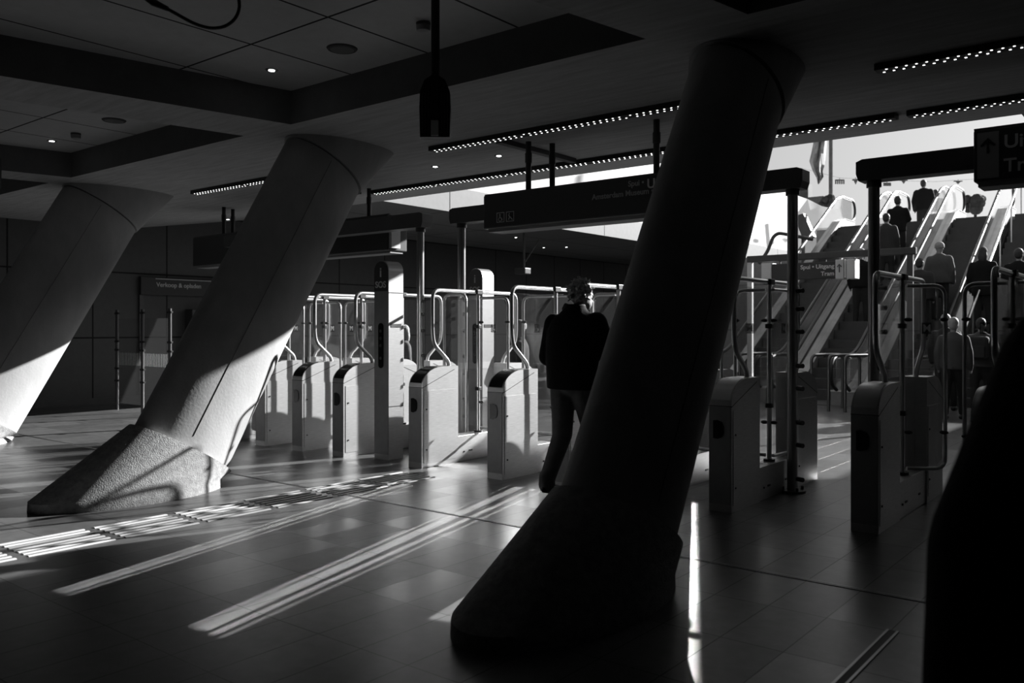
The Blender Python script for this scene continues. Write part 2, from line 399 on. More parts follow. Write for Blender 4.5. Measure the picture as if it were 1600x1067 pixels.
# ------------------------------------------------------------------ leaning concrete columns
def column(x0, y0, A, B, label):
    L = math.radians(30); ax = Vector((0, math.sin(L), math.cos(L))); e1 = Vector((1, 0, 0)); e2 = e1.cross(ax) * -1
    t = thing('leaning_column', label, 'column', (x0, y0, 0))
    n = 48
    s0 = .42; s1 = (Z1 - .5 * B - .03) / math.cos(L)
    def at(s): return ax * s
    b = MB()
    rs = [b.ring(at(s), e1, e2, A, B, n) for s in (s0 - .1, s0 + .4, 1.4, 2.4, s1)]
    b.skin(rs); b.build('shaft', M['concrete'], t, True)
    # joint ring
    b = MB(); rs = [b.ring(at(s), e1, e2, A + d, B + d, n) for s, d in ((s1 - .005, -.02), (s1 + .02, -.02))]; b.skin(rs); b.build('joint', M['black'], t, True)
    # cap: from ring up to soffit, flaring
    b = MB(); rs = [b.ring(at(s1 + .015), e1, e2, A + .02, B + .02, n)]
    top = []
    for v in rs[0]:
        # run along the axis to the soffit, slightly flared
        c = v.co; k = (Z1 + .01 - c.z) / ax.z; p = c + ax * k
        yc_ = at(Z1 / ax.z).y; dy = p.y - yc_; q = Vector((p.x * 1.10, yc_ + dy * (1.36 if dy > 0 else 1.0), Z1 + .005)); top.append(q)
    mid = [b.bm.verts.new(rs[0][i].co.lerp(top[i], .5)) for i in range(n)]
    tv = [b.bm.verts.new(p) for p in top]
    b.skin([rs[0], mid, tv]); b.build('cap', M['concrete'], t, True)
    # plinth: perpendicular top ring, flaring down to an upright foot
    b = MB(); r0 = b.ring(at(s0), e1, e2, A + .045, B + .045, n)
    yc = -.22; foot = []; footup = []
    for i in range(n):
        a = 2 * math.pi * i / n
        ca, sa = math.cos(a), math.sin(a)
        X = (A + .12) * ca; Y = yc + (.86 if (e2.y * sa) < 0 else .80) * sa * (1 if e2.y > 0 else -1)
        foot.append(b.bm.verts.new((X, Y, -.01)))
        footup.append(b.bm.verts.new((X * .99, Y * .995, .075)))
    b.skin([r0, footup, foot]); b.build('plinth', M['plinth'], t, True)
    # formwork seam
    b = MB(); 
    for th in (2.5,):
        p = e1 * (A + .0015) * math.cos(-.25) + e2 * (B + .0015) * math.sin(-.25)
        b.tube([at(s0 + .1) + p, at(s1 - .05) + p], .003, 5)
    b.build('formwork_seam', M['seam'], t)
    return t
column(-2.56, 3.95, .295, .465, 'dark unlit leaning concrete column nearest the camera, right of the man')
column(-7.13, 3.93, .30, .48, 'middle leaning concrete column with sunlit lower half and shadowed plinth')
column(-11.9, 3.90, .34, .55, 'far left leaning concrete column cut by the left picture edge')

# ------------------------------------------------------------------ ceiling fittings
def downlight(x, y, z, label):
    t = thing('downlight', label, 'ceiling light', (x, y, z), 0, 'recessed downlights')
    b = MB(); b.tube([(0, 0, -.006), (0, 0, 0)], [.05, .055], 20); b.build('rim', M['dark_metal'], t, True)
    MB().cyl((0, 0, -.009), (0, 0, -.005), .028, 16).build('lens', M['downlight'], t)
for x, y, z, l in [(-6.33, 4.53, ZP, 'small recessed downlight in the deep coffer above the middle column'),
                   (-10.8, 4.58, ZP, 'small recessed downlight in the coffer above the far left column'),
                   (-15.2, 7.1, Z1, 'small recessed downlight near the left wall, behind the far left column'),
                   (-15.3, 9.9, 3.66, 'small recessed downlight between the far left and middle columns'),
                   (-7.14, 7.44, Z1, 'dim recessed downlight just right of the middle column top'),
                   (-6.13, 7.42, Z1, 'dim recessed downlight above the main sign, left of its hangers'),
                   (-13.8, 17.4, Z2, 'distant downlight directly under the left part of the main sign'),
                   (-14.9, 20.1, Z2, 'distant downlight, left one of the pair under the main sign'),
                   (-14.3, 20.4, Z2, 'distant downlight, right one of the pair under the main sign')]:
    downlight(x, y, z, l)
def speaker(x, y, z, label):
    t = thing('ceiling_speaker', label, 'speaker', (x, y, z))
    b = MB(); b.tube([(0, 0, -.012), (0, 0, 0)], [.115, .125], 28); b.build('rim', M['coat_mid'], t, True)
    MB().cyl((0, 0, -.014), (0, 0, -.010), .095, 24).build('grille', M['dark_metal'], t)
speaker(-5.4, 4.54, ZP, 'round ceiling speaker in the deep coffer beside the pendant monitor')
speaker(-9.2, 4.55, ZP, 'round ceiling speaker in the coffer above the far left column')
def detector(x, y, z, label):
    t = thing('smoke_detector', label, 'smoke detector', (x, y, z))
    b = MB(); b.tube([(0, 0, 0), (0, 0, -.02)], .055, 20); b.build('base', M['dark_metal'], t, True)
    b = MB(); b.tube([(0, 0, -.02), (0, 0, -.035), (0, 0, -.06), (0, 0, -.07)], [.052, .055, .05, .025], 20); b.build('sensor_head', M['sign_pale'], t, True)
detector(-4.48, 4.54, ZP, 'dark smoke detector on the coffer panel left of the pendant pole')
detector(-10.17, 4.58, ZP, 'small smoke detector in the coffer above the far left column')

def led_strip(x0, x1, y, z, label):
    t = thing('led_strip_light', label, 'strip light', ((x0 + x1) / 2, y, z), 0, 'LED strips on the ceiling')
    L = (x1 - x0) / 2
    MB().box(-L, L, -.05, .05, -.05, 0, .004).build('housing', M['black'], t)
    b = MB(); b.box(-L, L, .051, .10, -.04, 0); b.build('shadow_line', M['dark_metal'], t)  # dark strip modelled in place of the shadow line beside the housing
    b = MB(); k = 0; x = -L + .05
    while x < L - .03:
        yy = -.034 if k % 2 else .034
        r = bmesh.ops.create_cone(b.bm, cap_ends=True, segments=6, radius1=.009, radius2=.008, depth=.003)
        for v in r['verts']: v.co += Vector((x, yy, -.051))
        k += 1; x += .034 if int((x + L) / 1.22) == int((x + L + .034) / 1.22) else .08
    o = b.build('lamp_dots', M['lamp'], t); o['kind'] = 'stuff'
led_strip(-11.1, -7.4, 6.63, Z1, 'dotted LED strip light between the far left and middle columns')
led_strip(-6.42, -2.75, 6.63, Z1, 'dotted LED strip light running between the middle and near columns, above the sign hangers')
led_strip(-1.85, 1.9, 6.63, Z1, 'dotted LED strip light at the top right corner, right of the near column')
led_strip(-9.12, -2.12, 8.22, Z1, 'long dotted LED strip light beside the stairwell opening, behind the sign hangers')
led_strip(-2.02, 3.5, 8.22, Z1, 'dotted LED strip light nearer the stairwell opening on the right side')

# beams crossing between strips
for x, l in ((-5.2, 'a'), (-8.7, 'b')):
    pass
o = MB().box(-5.62, -5.54, 6.75, 8.1, Z1 - .05, Z1).build('ceiling_rail', M['dark_metal']); tag(o, 'short dark ceiling rail between the two LED strips above the main sign', 'rail')
o = MB().box(-9.3, -9.22, 6.9, 8.1, Z1 - .05, Z1).build('ceiling_rail', M['dark_metal']); tag(o, 'short dark ceiling rail at the top right of the middle column', 'rail')

def pendant(x, y, zt, label, rz=0, s=1.0, low=2.74):
    t = thing('pendant_monitor', label, 'monitor', (x, y, low), rz)
    h = zt - low
    MB().cyl((0, 0, .40), (0, 0, h), .029, 14).build('pole', M['black'], t, True)
    b = MB()
    pts = [(-.10, 0), (.10, 0), (.105, .2), (.10, .31), (.07, .385), (.02, .42), (-.02, .42), (-.07, .385), (-.10, .31), (-.105, .2)]
    b.prism(pts, 'y', -.045, .045); b.build('housing', M['black'], t)
    b = MB()
    for k in (-.085, -.065, -.045, .045, .065, .085): b.box(k - .004, k + .004, -.055, -.044, .03, .29)
    b.build('cooling_ribs', M['dark_metal'], t)
    MB().box(-.026, .026, -.064, -.044, .006, .11, .004).build('label_plate', M['white'], t)
    b = MB(); b.box(-.03, .03, -.06, -.045, .12, .40, .01); b.build('bracket', M['black'], t)
pendant(-4.03, 4.2, ZP, 'black pendant monitor with pale label hanging on a pole from the ceiling', math.atan2(.69, .72) * .9)
pendant(-9.72, 3.5, ZP, 'black pendant monitor cut off by the left picture edge', .8, low=2.90)

# loose cable
def camp(u, v, d):
    r = (u - 800) / 1333.33 * d; up = (513 - v) / 1333.33 * d
    return Vector((.7806 * r - .625 * d, .625 * r + .7806 * d, H_EYE + up))
t = thing('hanging_cable', 'black cable looping down from the ceiling at the top left', 'cable', camp(300, 20, 5))
o0 = camp(300, 20, 5)
pts = [camp(u, v, 5) - o0 for u, v in [(205, -60), (222, -8), (240, 4), (262, 14), (285, 27), (305, 38), (330, 45), (352, 42), (368, 30), (375, 12), (372, -8), (362, -86)]]
sm = round_path(pts, .2, 4); MB().tube(sm, .010, 8).build('cord', M['black'], t, True)
MB().tube([pts[1], pts[2], pts[3]], [.016, .022, .014], 10).build('connector', M['black'], t, True)

# ------------------------------------------------------------------ portals and hanging signs
YP = 7.47
def portal(x0, x1, left_post, right_post, label):
    t = thing('gate_portal', label, 'portal', ((x0 + x1) / 2, YP, 0)); c = (x0 + x1) / 2
    b = MB(); h = .5
    x_a, x_b = x0 - c, x1 - c
    pts = [(x_a - .10, 2.68), (x_b + .10, 2.68), (x_b + .12, 2.74), (x_b + .12, 2.84), (x_b + .07, 2.86), (x_a - .07, 2.86), (x_a - .12, 2.84), (x_a - .12, 2.74)]
    b.prism(pts, 'y', -.09, .09); b.build('beam', M['dark_metal'], t)
    for flag, x in ((left_post, x_a), (right_post, x_b)):
        if not flag: continue
        MB().cyl((x, 0, .02), (x, 0, 2.68), .046, 20).build('post', M['tube_mid'], t, True)
        MB().cyl((x, 0, 2.63), (x, 0, 2.69), .06, 20).build('post_cap', M['dark_metal'], t, True)
        bb = MB(); bb.cyl((x, 0, 0), (x, 0, .02), .115, 24)
        for k in range(4):
            a = k * math.pi / 2 + .785; bb.cyl((x + .09 * math.cos(a), .09 * math.sin(a), .02), (x + .09 * math.cos(a), .09 * math.sin(a), .05), .013, 8)
        bb.build('base_plate', M['dark_metal'], t, True)
        s = 1
        for z in (.12, .42, .62, .92, 1.12, 1.42, 1.62, 1.78): MB().cyl((x + .03, -.0, z), (x + .105, -.035, z), .021, 10).build('clamp', M['clamp'], t, True)
    return t
portal(-11.4, -7.42, True, True, 'dark steel gate portal on the left, its right post sunlit beside the SOS pillar')
portal(-6.74, -2.79, True, True, 'dark steel gate portal passing behind the near column, under the main sign')
portal(-2.10, 2.0, True, True, 'dark steel gate portal at the right edge, in front of the escalators')

def sign_box(x0, x1, y0, y1, z0, z1, label, hangers=(), name='hanging_sign', dx=0):
    c = (x0 + x1) / 2
    t = thing(name, label, 'sign', (c, y0, z0))
    b = MB(); b.box(x0 - c, x1 - c, 0, y1 - y0, 0, z1 - z0, .012); b.build('board', M['sign'], t)
    b = MB(); b.box(x0 - c + .02, x1 - c - .02, .06, y1 - y0 - .06, -.03, .002); b.build('underside', M['sign_pale'], t)
    b = MB(); b.box(x0 - c, x1 - c, .02, .05, z1 - z0, z1 - z0 + .015); b.build('top_rail', M['dark_metal'], t)
    for hx, hy in hangers:
        bb = MB(); bb.cyl((hx - c, hy, z1 - z0), (hx - c, hy, Z1 - z0), .030, 12); bb.cyl((hx - c, hy, Z1 - z0 - .22), (hx - c, hy, Z1 - z0 - .12), .037, 12)
        bb.build('hanger', M['black'], t, True)
    return t, c
t, c = sign_box(-6.0, -3.35, 7.0, 7.36, 2.52, 2.88, 'long dark hanging sign with museum lettering above the middle gates', [(-5.44, .07), (-3.93, .07), (-5.3, .3)])
text('lettering', 'Amsterdam Museum \u2022', .075, M['sign_text_dim'], t, (-4.60 - c, -.004, .185), align='LEFT')
text('lettering', 'Spui \u2022', .075, M['sign_text_dim'], t, (-4.02 - c, -.004, .272), align='RIGHT')
text('lettering', 'Uitgang', .125, M['sign_text'], t, (-3.99 - c, -.004, .235))
def icon(parent, x, z, s, y=-.004):
    b = MB(); w = s * .06
    b.box(x, x + s, y - .002, y, z, z + w); b.box(x, x + s, y - .002, y, z + s - w, z + s); b.box(x, x + w, y - .002, y, z, z + s); b.box(x + s - w, x + s, y - .002, y, z, z + s)
    b.ball((x + s * .42, y, z + s * .78), s * .07, 8)
    b.tube([(x + s * .42, y, z + s * .7), (x + s * .44, y, z + s * .45), (x + s * .64, y, z + s * .43), (x + s * .72, y, z + s * .2)], s * .045, 6)
    ring = [(x + s * .44 + s * .2 * math.cos(a), y, z + s * .32 + s * .2 * math.sin(a)) for a in [math.radians(k) for k in range(120, 375, 20)]]
    b.tube(ring, s * .03, 5); b.build('wheelchair_icon', M['sign_text'], parent)
icon(t, -5.81 - c, .055, .105); 
b = MB(); s = .105; x = -5.68 - c; z = .055; w = s * .06; y = -.004
b.box(x, x + s, y - .002, y, z, z + w); b.box(x, x + s, y - .002, y, z + s - w, z + s); b.box(x, x + w, y - .002, y, z, z + s); b.box(x + s - w, x + s, y - .002, y, z, z + s)
b.ball((x + s * .4, y, z + s * .78), s * .07, 8); b.tube([(x + s * .3, y, z + s * .66), (x + s * .55, y, z + s * .4), (x + s * .8, y, z + s * .18)], s * .05, 6); b.tube([(x + s * .45, y, z + s * .5), (x + s * .3, y, z + s * .2)], s * .045, 6)
b.build('pictogram', M['sign_text'], t)

t, c = sign_box(-13.0, -8.3, 7.75, 8.1, 2.48, 2.95, 'blank dark hanging sign between the far left and middle columns, with sunlit right end', [(-12.2, .07), (-12.3, .3), (-9.0, .3)])
MB().box(4.7 / 2 - .02, 4.7 / 2 + .05, .02, .18, .03, .42).build('end_panel', M['sunlit_end_white'], t)  # sunlight on the sign's end put in as a white plate
t, c = sign_box(-1.27, 1.6, 7.0, 7.36, 2.52, 2.9, 'dark hanging sign with up arrow at the right picture edge', [(0.2, .1)])
MB().box(-1.245 - c, -1.105 - c, -.004, 0, .02, .355).build('arrow_panel', M['sign_pale'], t)
b = MB(); ax_ = -1.175 - c; b.tube([(ax_, -.006, .20), (ax_, -.006, .30)], .008, 6); b.tube([(ax_ - .045, -.006, .255), (ax_, -.006, .305), (ax_ + .045, -.006, .255)], .008, 6); b.build('arrow', M['sign_arrow'], t)
text('lettering', 'Uitgang', .135, M['sign_text'], t, (-1.075 - c, -.004, .225))
text('lettering', 'Tram', .135, M['sign_text'], t, (-1.075 - c, -.004, .055))

# far exit sign on its own portal beyond the gates
YF = 13.0
t = thing('exit_portal', 'slender portal bar with one pale post standing before the escalators', 'portal', (-4.3, YF, 0))
MB().box(-1.28, 1.22, -.05, .05, 2.50, 2.60, .01).build('beam', M['coat_mid'], t)
MB().box(-1.28, -1.20, -.04, .04, 0, 2.5, .01).build('post', M['sign_text'], t)
MB().box(1.10, 1.18, -.04, .04, 0, 2.5, .01).build('post', M['dark_metal'], t)
t = thing('hanging_sign', 'small dark exit sign with pale arrow end, hanging before the left escalator', 'sign', (-4.55, YF, 2.2))
MB().box(-.62, .40, -.1, .1, 0, .25, .008).build('board', M['sign'], t)
for x in (-.70, .40, .56): MB().box(x - (.02 if x > 0 else .06), x + .10, -.12, .12, -.02, .27, .01).build('end_panel', M['sign_text'], t)
MB().box(.51, .53, -.11, .11, 0, .26).build('divider', M['white'], t)
b = MB(); b.tube([(.44, -.125, .08), (.44, -.125, .2)], .006, 6); b.tube([(.41, -.125, .16), (.44, -.125, .2), (.47, -.125, .16)], .006, 6); b.build('arrow', M['sign_arrow'], t)
text('lettering', 'Spui \u2022 Uitgang', .09, M['sign_text'], t, (.36, -.102, .15), align='RIGHT')
text('lettering', 'Tram', .09, M['sign_text'], t, (.36, -.102, .04), align='RIGHT')
b = MB()
for x in (-.5, .2): b.box(x - .01, x + .01, -.01, .01, .25, .31)
b.build('hanger', M['dark_metal'], t)

# ------------------------------------------------------------------ ticket gates
GW = .19
def tower_profile(flip=False, y0=0.0):
    """side outline of an end cabinet, in (y, z); front face at y0"""
    pts = [(0, 0), (0, .84)]
    for i in range(1, 9):
        a = i / 8 * math.pi / 2
        pts.append((.31 * (1 - math.cos(a)), .84 + .205 * math.sin(a)))
    pts += [(.56, 1.045), (.56, 0)]
    if flip: pts = [(1.95 - y, z) for y, z in pts]
    return pts
def gate(x, label, wingL=.285, wingR=.285, angL=0.0, angR=0.0, lit=True, plate='M', group='ticket gates in a row'):
    """x = left face of the gate body"""
    t = thing('ticket_gate', label, 'ticket gate', (x + GW / 2, 6.3, 0), 0, group)
    hw = GW / 2
    for fl in (False, True):
        pr = tower_profile(fl)
        b = MB(); b.prism(pr, 'x', -hw, hw)
        o = b.build('end_cabinet', M['steel'], t)
        # door seams and plates on the right side
        y0, y1 = (.03, .53) if not fl else (1.42, 1.92)
        b = MB(); b.box(hw, hw + .004, y0, y1, .05, .80); sp = b.build('access_panel', M['steel'], o)
        b = MB(); b.box(hw + .004, hw + .010, y0 + .03, y0 + .045, .18, .195); b.box(hw + .004, hw + .010, y0 + .03, y0 + .045, .60, .615); b.build('lock', M['black'], o)
        # cover joint: along the nose base and rising over the side
        b = MB(); yy0 = -.001 if not fl else 1.951
        b.box(-hw - .001, hw + .001, min(yy0, yy0 + .02 * (1 if not fl else -1)) - .0, max(yy0, yy0 + .02 * (1 if not fl else -1)), .832, .838)
        sg = [(.0, .833), (.20, .905), (.50, 1.012), (.50, 1.006), (.20, .899), (.0, .827)]
        if fl: sg = [(1.95 - a_, z_) for a_, z_ in sg]
        b.prism(sg, 'x', hw - .001, hw + .0015); b.build('cover_joint', M['black'], o)
        # front plate slightly darker, plinth strip
        yy = -.004 if not fl else 1.954
        b = MB(); b.box(-hw + .004, hw - .004, min(yy, yy + (.006 if not fl else -.006)), max(yy, yy + (.006 if not fl else -.006)), .06, .83); b.build('front_plate', M['steel_front'], o)
        # D shaped reader spot
        b = MB(); pts = [(-.055, .58), (-.055, .72), (-.02, .725), (.02, .71), (.035, .68), (.035, .62), (.02, .59), (-.02, .575)]
        b.prism(pts, 'y', yy - .006 if not fl else yy, yy if not fl else yy + .006); b.build('signal_panel', M['reader'], o)
        # reader pad on the curved nose
        b = MB(); prs = [p for p in pr[2:9]]
        off = .006
        up = [b.bm.verts.new((-hw + .015, p[0], p[1] + off)) for p in prs]; vp = [b.bm.verts.new((hw - .015, p[0], p[1] + off)) for p in prs]
        dn = [b.bm.verts.new((-hw + .015, p[0], p[1] - .01)) for p in prs]; dp = [b.bm.verts.new((hw - .015, p[0], p[1] - .01)) for p in prs]
        for i in range(len(prs) - 1):
            b.bm.faces.new((up[i], vp[i], vp[i + 1], up[i + 1])); b.bm.faces.new((up[i], up[i + 1], dn[i + 1], dn[i])); b.bm.faces.new((vp[i], dp[i], dp[i + 1], vp[i + 1]))
        b.build('card_reader' if lit else 'nose_cover', M['reader'] if lit else M['tube'], o, True)
    MB().box(-hw + .01, hw - .01, .56, 1.39, 0, .28, .004).build('base_panel', M['steel'], t)
    b = MB()
    b.box(hw - .01, hw - .004, .75, .80, .10, .115); b.box(hw - .01, hw - .003, .66, .675, .095, .11); b.box(hw - .01, hw - .004, 1.15, 1.20, .10, .115)
    b.build('socket_slots', M['black'], t)
    MB().box(-.006, .006, .57, 1.38, .28, 1.0).build('lower_glass', M['glass'], t)
    # hoop of bent tube above, front foot - diagonal - upright - top - mirrored
    path = [(0, .52, 1.03), (0, .50, 1.10), (0, .28, 1.28), (0, .26, 1.40), (0, .26, 1.86), (0, .97, 1.86), (0, 1.69, 1.86), (0, 1.69, 1.40), (0, 1.67, 1.28), (0, 1.45, 1.10), (0, 1.43, 1.03)]
    MB().tube(round_path(path, .10, 5), .021, 12).build('hoop_rail', M['tube'], t, True)
    b = MB(); g = [(.30, 1.35), (.48, 1.16), (.56, 1.07), (1.39, 1.07), (1.47, 1.16), (1.65, 1.35), (1.65, 1.80), (.30, 1.80)]
    b.prism(g, 'x', -.005, .005); b.build('upper_glass', M['glass'], t)
    # centre post with clamps
    MB().cyl((0, 1.0, .28), (0, 1.0, 1.88), .021, 12).build('centre_post', M['tube'], t, True)
    MB().box(-.035, .035, .95, 1.05, 1.835, 1.885, .006).build('clamp', M['clamp'], t)
    MB().cyl((0, 1.0, .28), (0, 1.0, .30), .05, 14).build('post_foot', M['clamp'], t, True)
    for z in (1.45, .75): MB().box(-.03, .03, .975, 1.025, z, z + .04, .005).build('clamp', M['clamp'], t)
    # door wings
    for sgn, w, ang in ((-1, wingL, angL), (1, wingR, angR)):
        if not w: continue
        piv = Vector((sgn * .035, 1.0, 0))
        R = Matrix.Rotation(ang, 3, 'Z')
        def W(px, z, py=0): 
            v = R @ Vector((sgn * px, py, 0)); return (piv.x + v.x, piv.y + v.y, z)
        pth = [W(0, 1.79), W(w, 1.79), W(w, .33), W(0, .33)]
        dr = MB().tube(round_path(pth, .09, 5), .016, 10).build('door_wing', M['tube'], t, True)
        b = MB()
        vs_ = []
        outl = [(.0, .36), (w - .07, .36), (w - .02, .42), (w - .02, 1.70), (w - .07, 1.77), (0, 1.77)]
        a = [b.bm.verts.new(W(px, z, -.004)) for px, z in outl]; c_ = [b.bm.verts.new(W(px, z, .004)) for px, z in outl]
        b.bm.faces.new(a); b.bm.faces.new(c_[::-1])
        for i in range(len(outl)): b.bm.faces.new((a[i], a[(i + 1) % 6], c_[(i + 1) % 6], c_[i]))
        b.build('door_glass', M['glass'], dr)
        for z in (1.52, .62):
            for px in (.01, w - .01):
                v = W(px, z); MB().ball((v[0], v[1], v[2]), (.034, .024, .017), 8).build('hinge', M['clamp'], dr, True)
        # plaque
        cx = w * .5; pc = W(cx, 0, -.010)
        rotz = ang
        b = MB(); b.box(-.036, .036, -.003, .003, -.045, .045); p_ = b.build('plaque', M['film'], dr)
        p_.location = (pc[0], pc[1], 1.45); p_.rotation_euler = (0, 0, rotz)
        if plate == 'M':
            text('letter_m', 'M', .082, M['sticker'], p_, (0, -.006, -.026), align='CENTER', ext=0)
        else:
            bb = MB(); s = .07
            bb.ball((-.008, -.004, .028), .006, 8); bb.tube([(-.008, -.004, .02), (-.006, -.004, -.002), (.012, -.004, -.004), (.02, -.004, -.024)], .004, 6)
            bb.tube([(-.008 + .018 * math.cos(a), -.004, -.014 + .018 * math.sin(a)) for a in [math.radians(k) for k in range(110, 380, 22)]], .003, 5)
            bb.build('wheelchair_icon', M['sticker'], p_)
    return t
R90 = math.radians(90)
gate(-9.90, 'ticket gate mostly hidden behind the middle column, farthest left of the row', lit=True)
gate(-9.13, 'sunlit ticket gate farthest left in view, touching the edge of the middle column')
gate(-8.40, 'sunlit ticket gate, second in view right of the middle column')
gate(-7.66, 'sunlit ticket gate just left of the front SOS pillar', wingR=0)
gate(-6.43, 'brightly sunlit ticket gate just right of the front SOS pillar, bordering the wide lane', wingL=0, wingR=.40, plate='W')
gate(-5.35, 'sunlit ticket gate left of the man in black coat, with the dark round signal panel', wingL=.40, wingR=.285, plate='W')
gate(-4.58, 'ticket gate directly behind the man in black coat, mostly hidden by him')
gate(-3.80, 'ticket gate hidden behind the near dark column')
gate(-3.03, 'shaded ticket gate right of the near dark column, beside the portal post', wingR=.36, angR=R90 * .95, lit=False)
gate(-1.93, 'shaded ticket gate with bare steel top, in the open at right', wingL=0, wingR=.30, angR=math.radians(36), lit=False)
gate(-1.16, 'dark ticket gate at the right edge behind the foreground person', lit=False)

# SOS pillars
def sos(x, y, label):
    t = thing('sos_pillar', label, 'help pillar', (x, y, 0))
    w, d, h = .115, .22, 2.20
    def arch(w_, h_, z0, r=None):
        r = w_; pts = [(-w_, z0), (w_, z0)]
        for i in range(0, 13):
            a = math.pi * i / 12; pts.append((r * math.cos(a), h_ - r + r * math.sin(a)))
        return pts
    MB().prism(arch(w, h, 0.0), 'y', 0, d).build('body', M['steel'], t)
    MB().prism(arch(w - .004, h - .004, .06), 'y', -.006, 0).build('front_face', M['steel_front'], t)
    MB().prism(arch(w - .008, h - .008, 1.86), 'y', -.012, -.006).build('head_panel', M['sign'], t)
    b = MB(); b.box(w, w + .003, .03, d - .03, 1.46, 1.50); b.build('side_band', M['dark_metal'], t)
    b = MB(); b.box(w, w + .003, .0, d, .585, .592); b.box(w, w + .003, .0, d, 1.84, 1.846); b.build('seams', M['black'], t)
    text('lettering', 'SOS', .10, M['sign_text'], t, (0, -.014, 1.90), align='CENTER')
    text('letter_i', 'i', .15, M['sign_text'], t, (0, -.014, 2.02), align='CENTER')
    pts = [(-.045 + .045 + .040 * math.cos(a), (1.47 if math.sin(a) >= 0 else 1.05) + .040 * math.sin(a)) for a in [math.radians(k) for k in range(0, 360, 20)]]
    o = MB().prism(pts, 'y', -.014, -.006).build('intercom_panel', M['reader'], t)
    b = MB()
    for z in (1.42, 1.34, 1.26, 1.12): b.cyl((0, -.018, z), (0, -.013, z), .018, 10)
    b.build('button', M['clamp'], o)
    return t
sos(-7.03, 6.47, 'front steel SOS information pillar with black rounded head and intercom panel')
sos(-7.03, 8.05, 'rear steel SOS information pillar, standing on the far side of the gates')

# service gap infill between pillars
t = thing('glass_screen', 'clear glass screen with sunlit tube frame beside the front SOS pillar', 'screen', (-6.86, 7.3, 0))
MB().tube(round_path([(0, 0, 0), (0, 0, 1.84), (.34, 0, 1.84), (.34, 0, 0)], .08, 5), .018, 10).build('frame', M['tube'], t, True)
MB().box(.03, .31, -.004, .004, .08, 1.78).build('pane', M['glass'], t)

# left fence: posts and striped glass
t = thing('glass_fence', 'glass fence with white stripes and clamp posts, behind the left columns', 'fence', (-14.2, 7.5, 0))
for x in (-.85, .04, .93):
    p = MB().cyl((x, 0, 0), (x, 0, 1.78), .028, 12).build('fence_post', M['tube_dark'], t, True)
    b = MB()
    for z in (.5, .72, 1.05, 1.2, 1.7): b.box(x - .06, x + .06, -.02, .02, z, z + .035, .005)
    b.build('clamp', M['black'], p)
for x0 in (-.79, .10):
    g = MB().box(x0, x0 + .77, -.005, .005, .12, 1.62).build('pane', M['glass'], t)
    b = MB()
    for k in range(14): b.box(x0 + .02 + k * .054, x0 + .036 + k * .054, -.007, -.005, .80, 1.02)
    b.build('stripes', M['sign_text'], g)

# kiosk on the left wall
t = thing('ticket_kiosk', 'wall ticket kiosk with a lettered header board, behind the middle column', 'kiosk', (-16.4, 8.6, 0))
MB().box(0, .10, 0, 4.2, 2.12, 2.48, .01).build('header_board', M['sign'], t)
MB().box(.1, .12, .30, 4.1, 2.44, 2.455).build('header_light', M['sign_text'], t)
text('lettering', 'Verkoop & opladen', .125, M['sign_text'], t, (.105, .32, 2.29), rot=(R90, 0, R90))
MB().box(-.0, .05, .0, .08, 0, 2.12).build('side_frame', M['dark_metal'], t)
mch = MB().box(0, .28, 1.0, 1.75, 0, 1.85, .02).build('ticket_machine', M['dark_metal'], t)
MB().box(.02, .04, 1.8, 4.0, .9, 1.9).build('back_panel', M['coat_mid'], t)
MB().box(.04, .08, 2.5, 3.6, 1.58, 1.64).build('lit_bar', M['lit_bar'], t)
MB().box(.28, .30, 1.1, 1.6, 1.15, 1.6).build('screen', M['reader'], mch)

# thin ceiling bracket and notice far behind
t = thing('ceiling_camera', 'camera on a drop pole with a diagonal brace, far behind the main sign', 'camera', (-12.6, 16.2, 2.9))
MB().cyl((0, 0, 0), (0, 0, Z2 - 2.9), .03, 8).build('drop_pole', M['coat_mid'], t); MB().cyl((0, 0, .1), (.2, .35, .7), .02, 8).build('brace', M['coat_mid'], t)
MB().box(-.2, .12, -.12, .12, -.15, 0, .02).build('camera_body', M['dark_metal'], t)

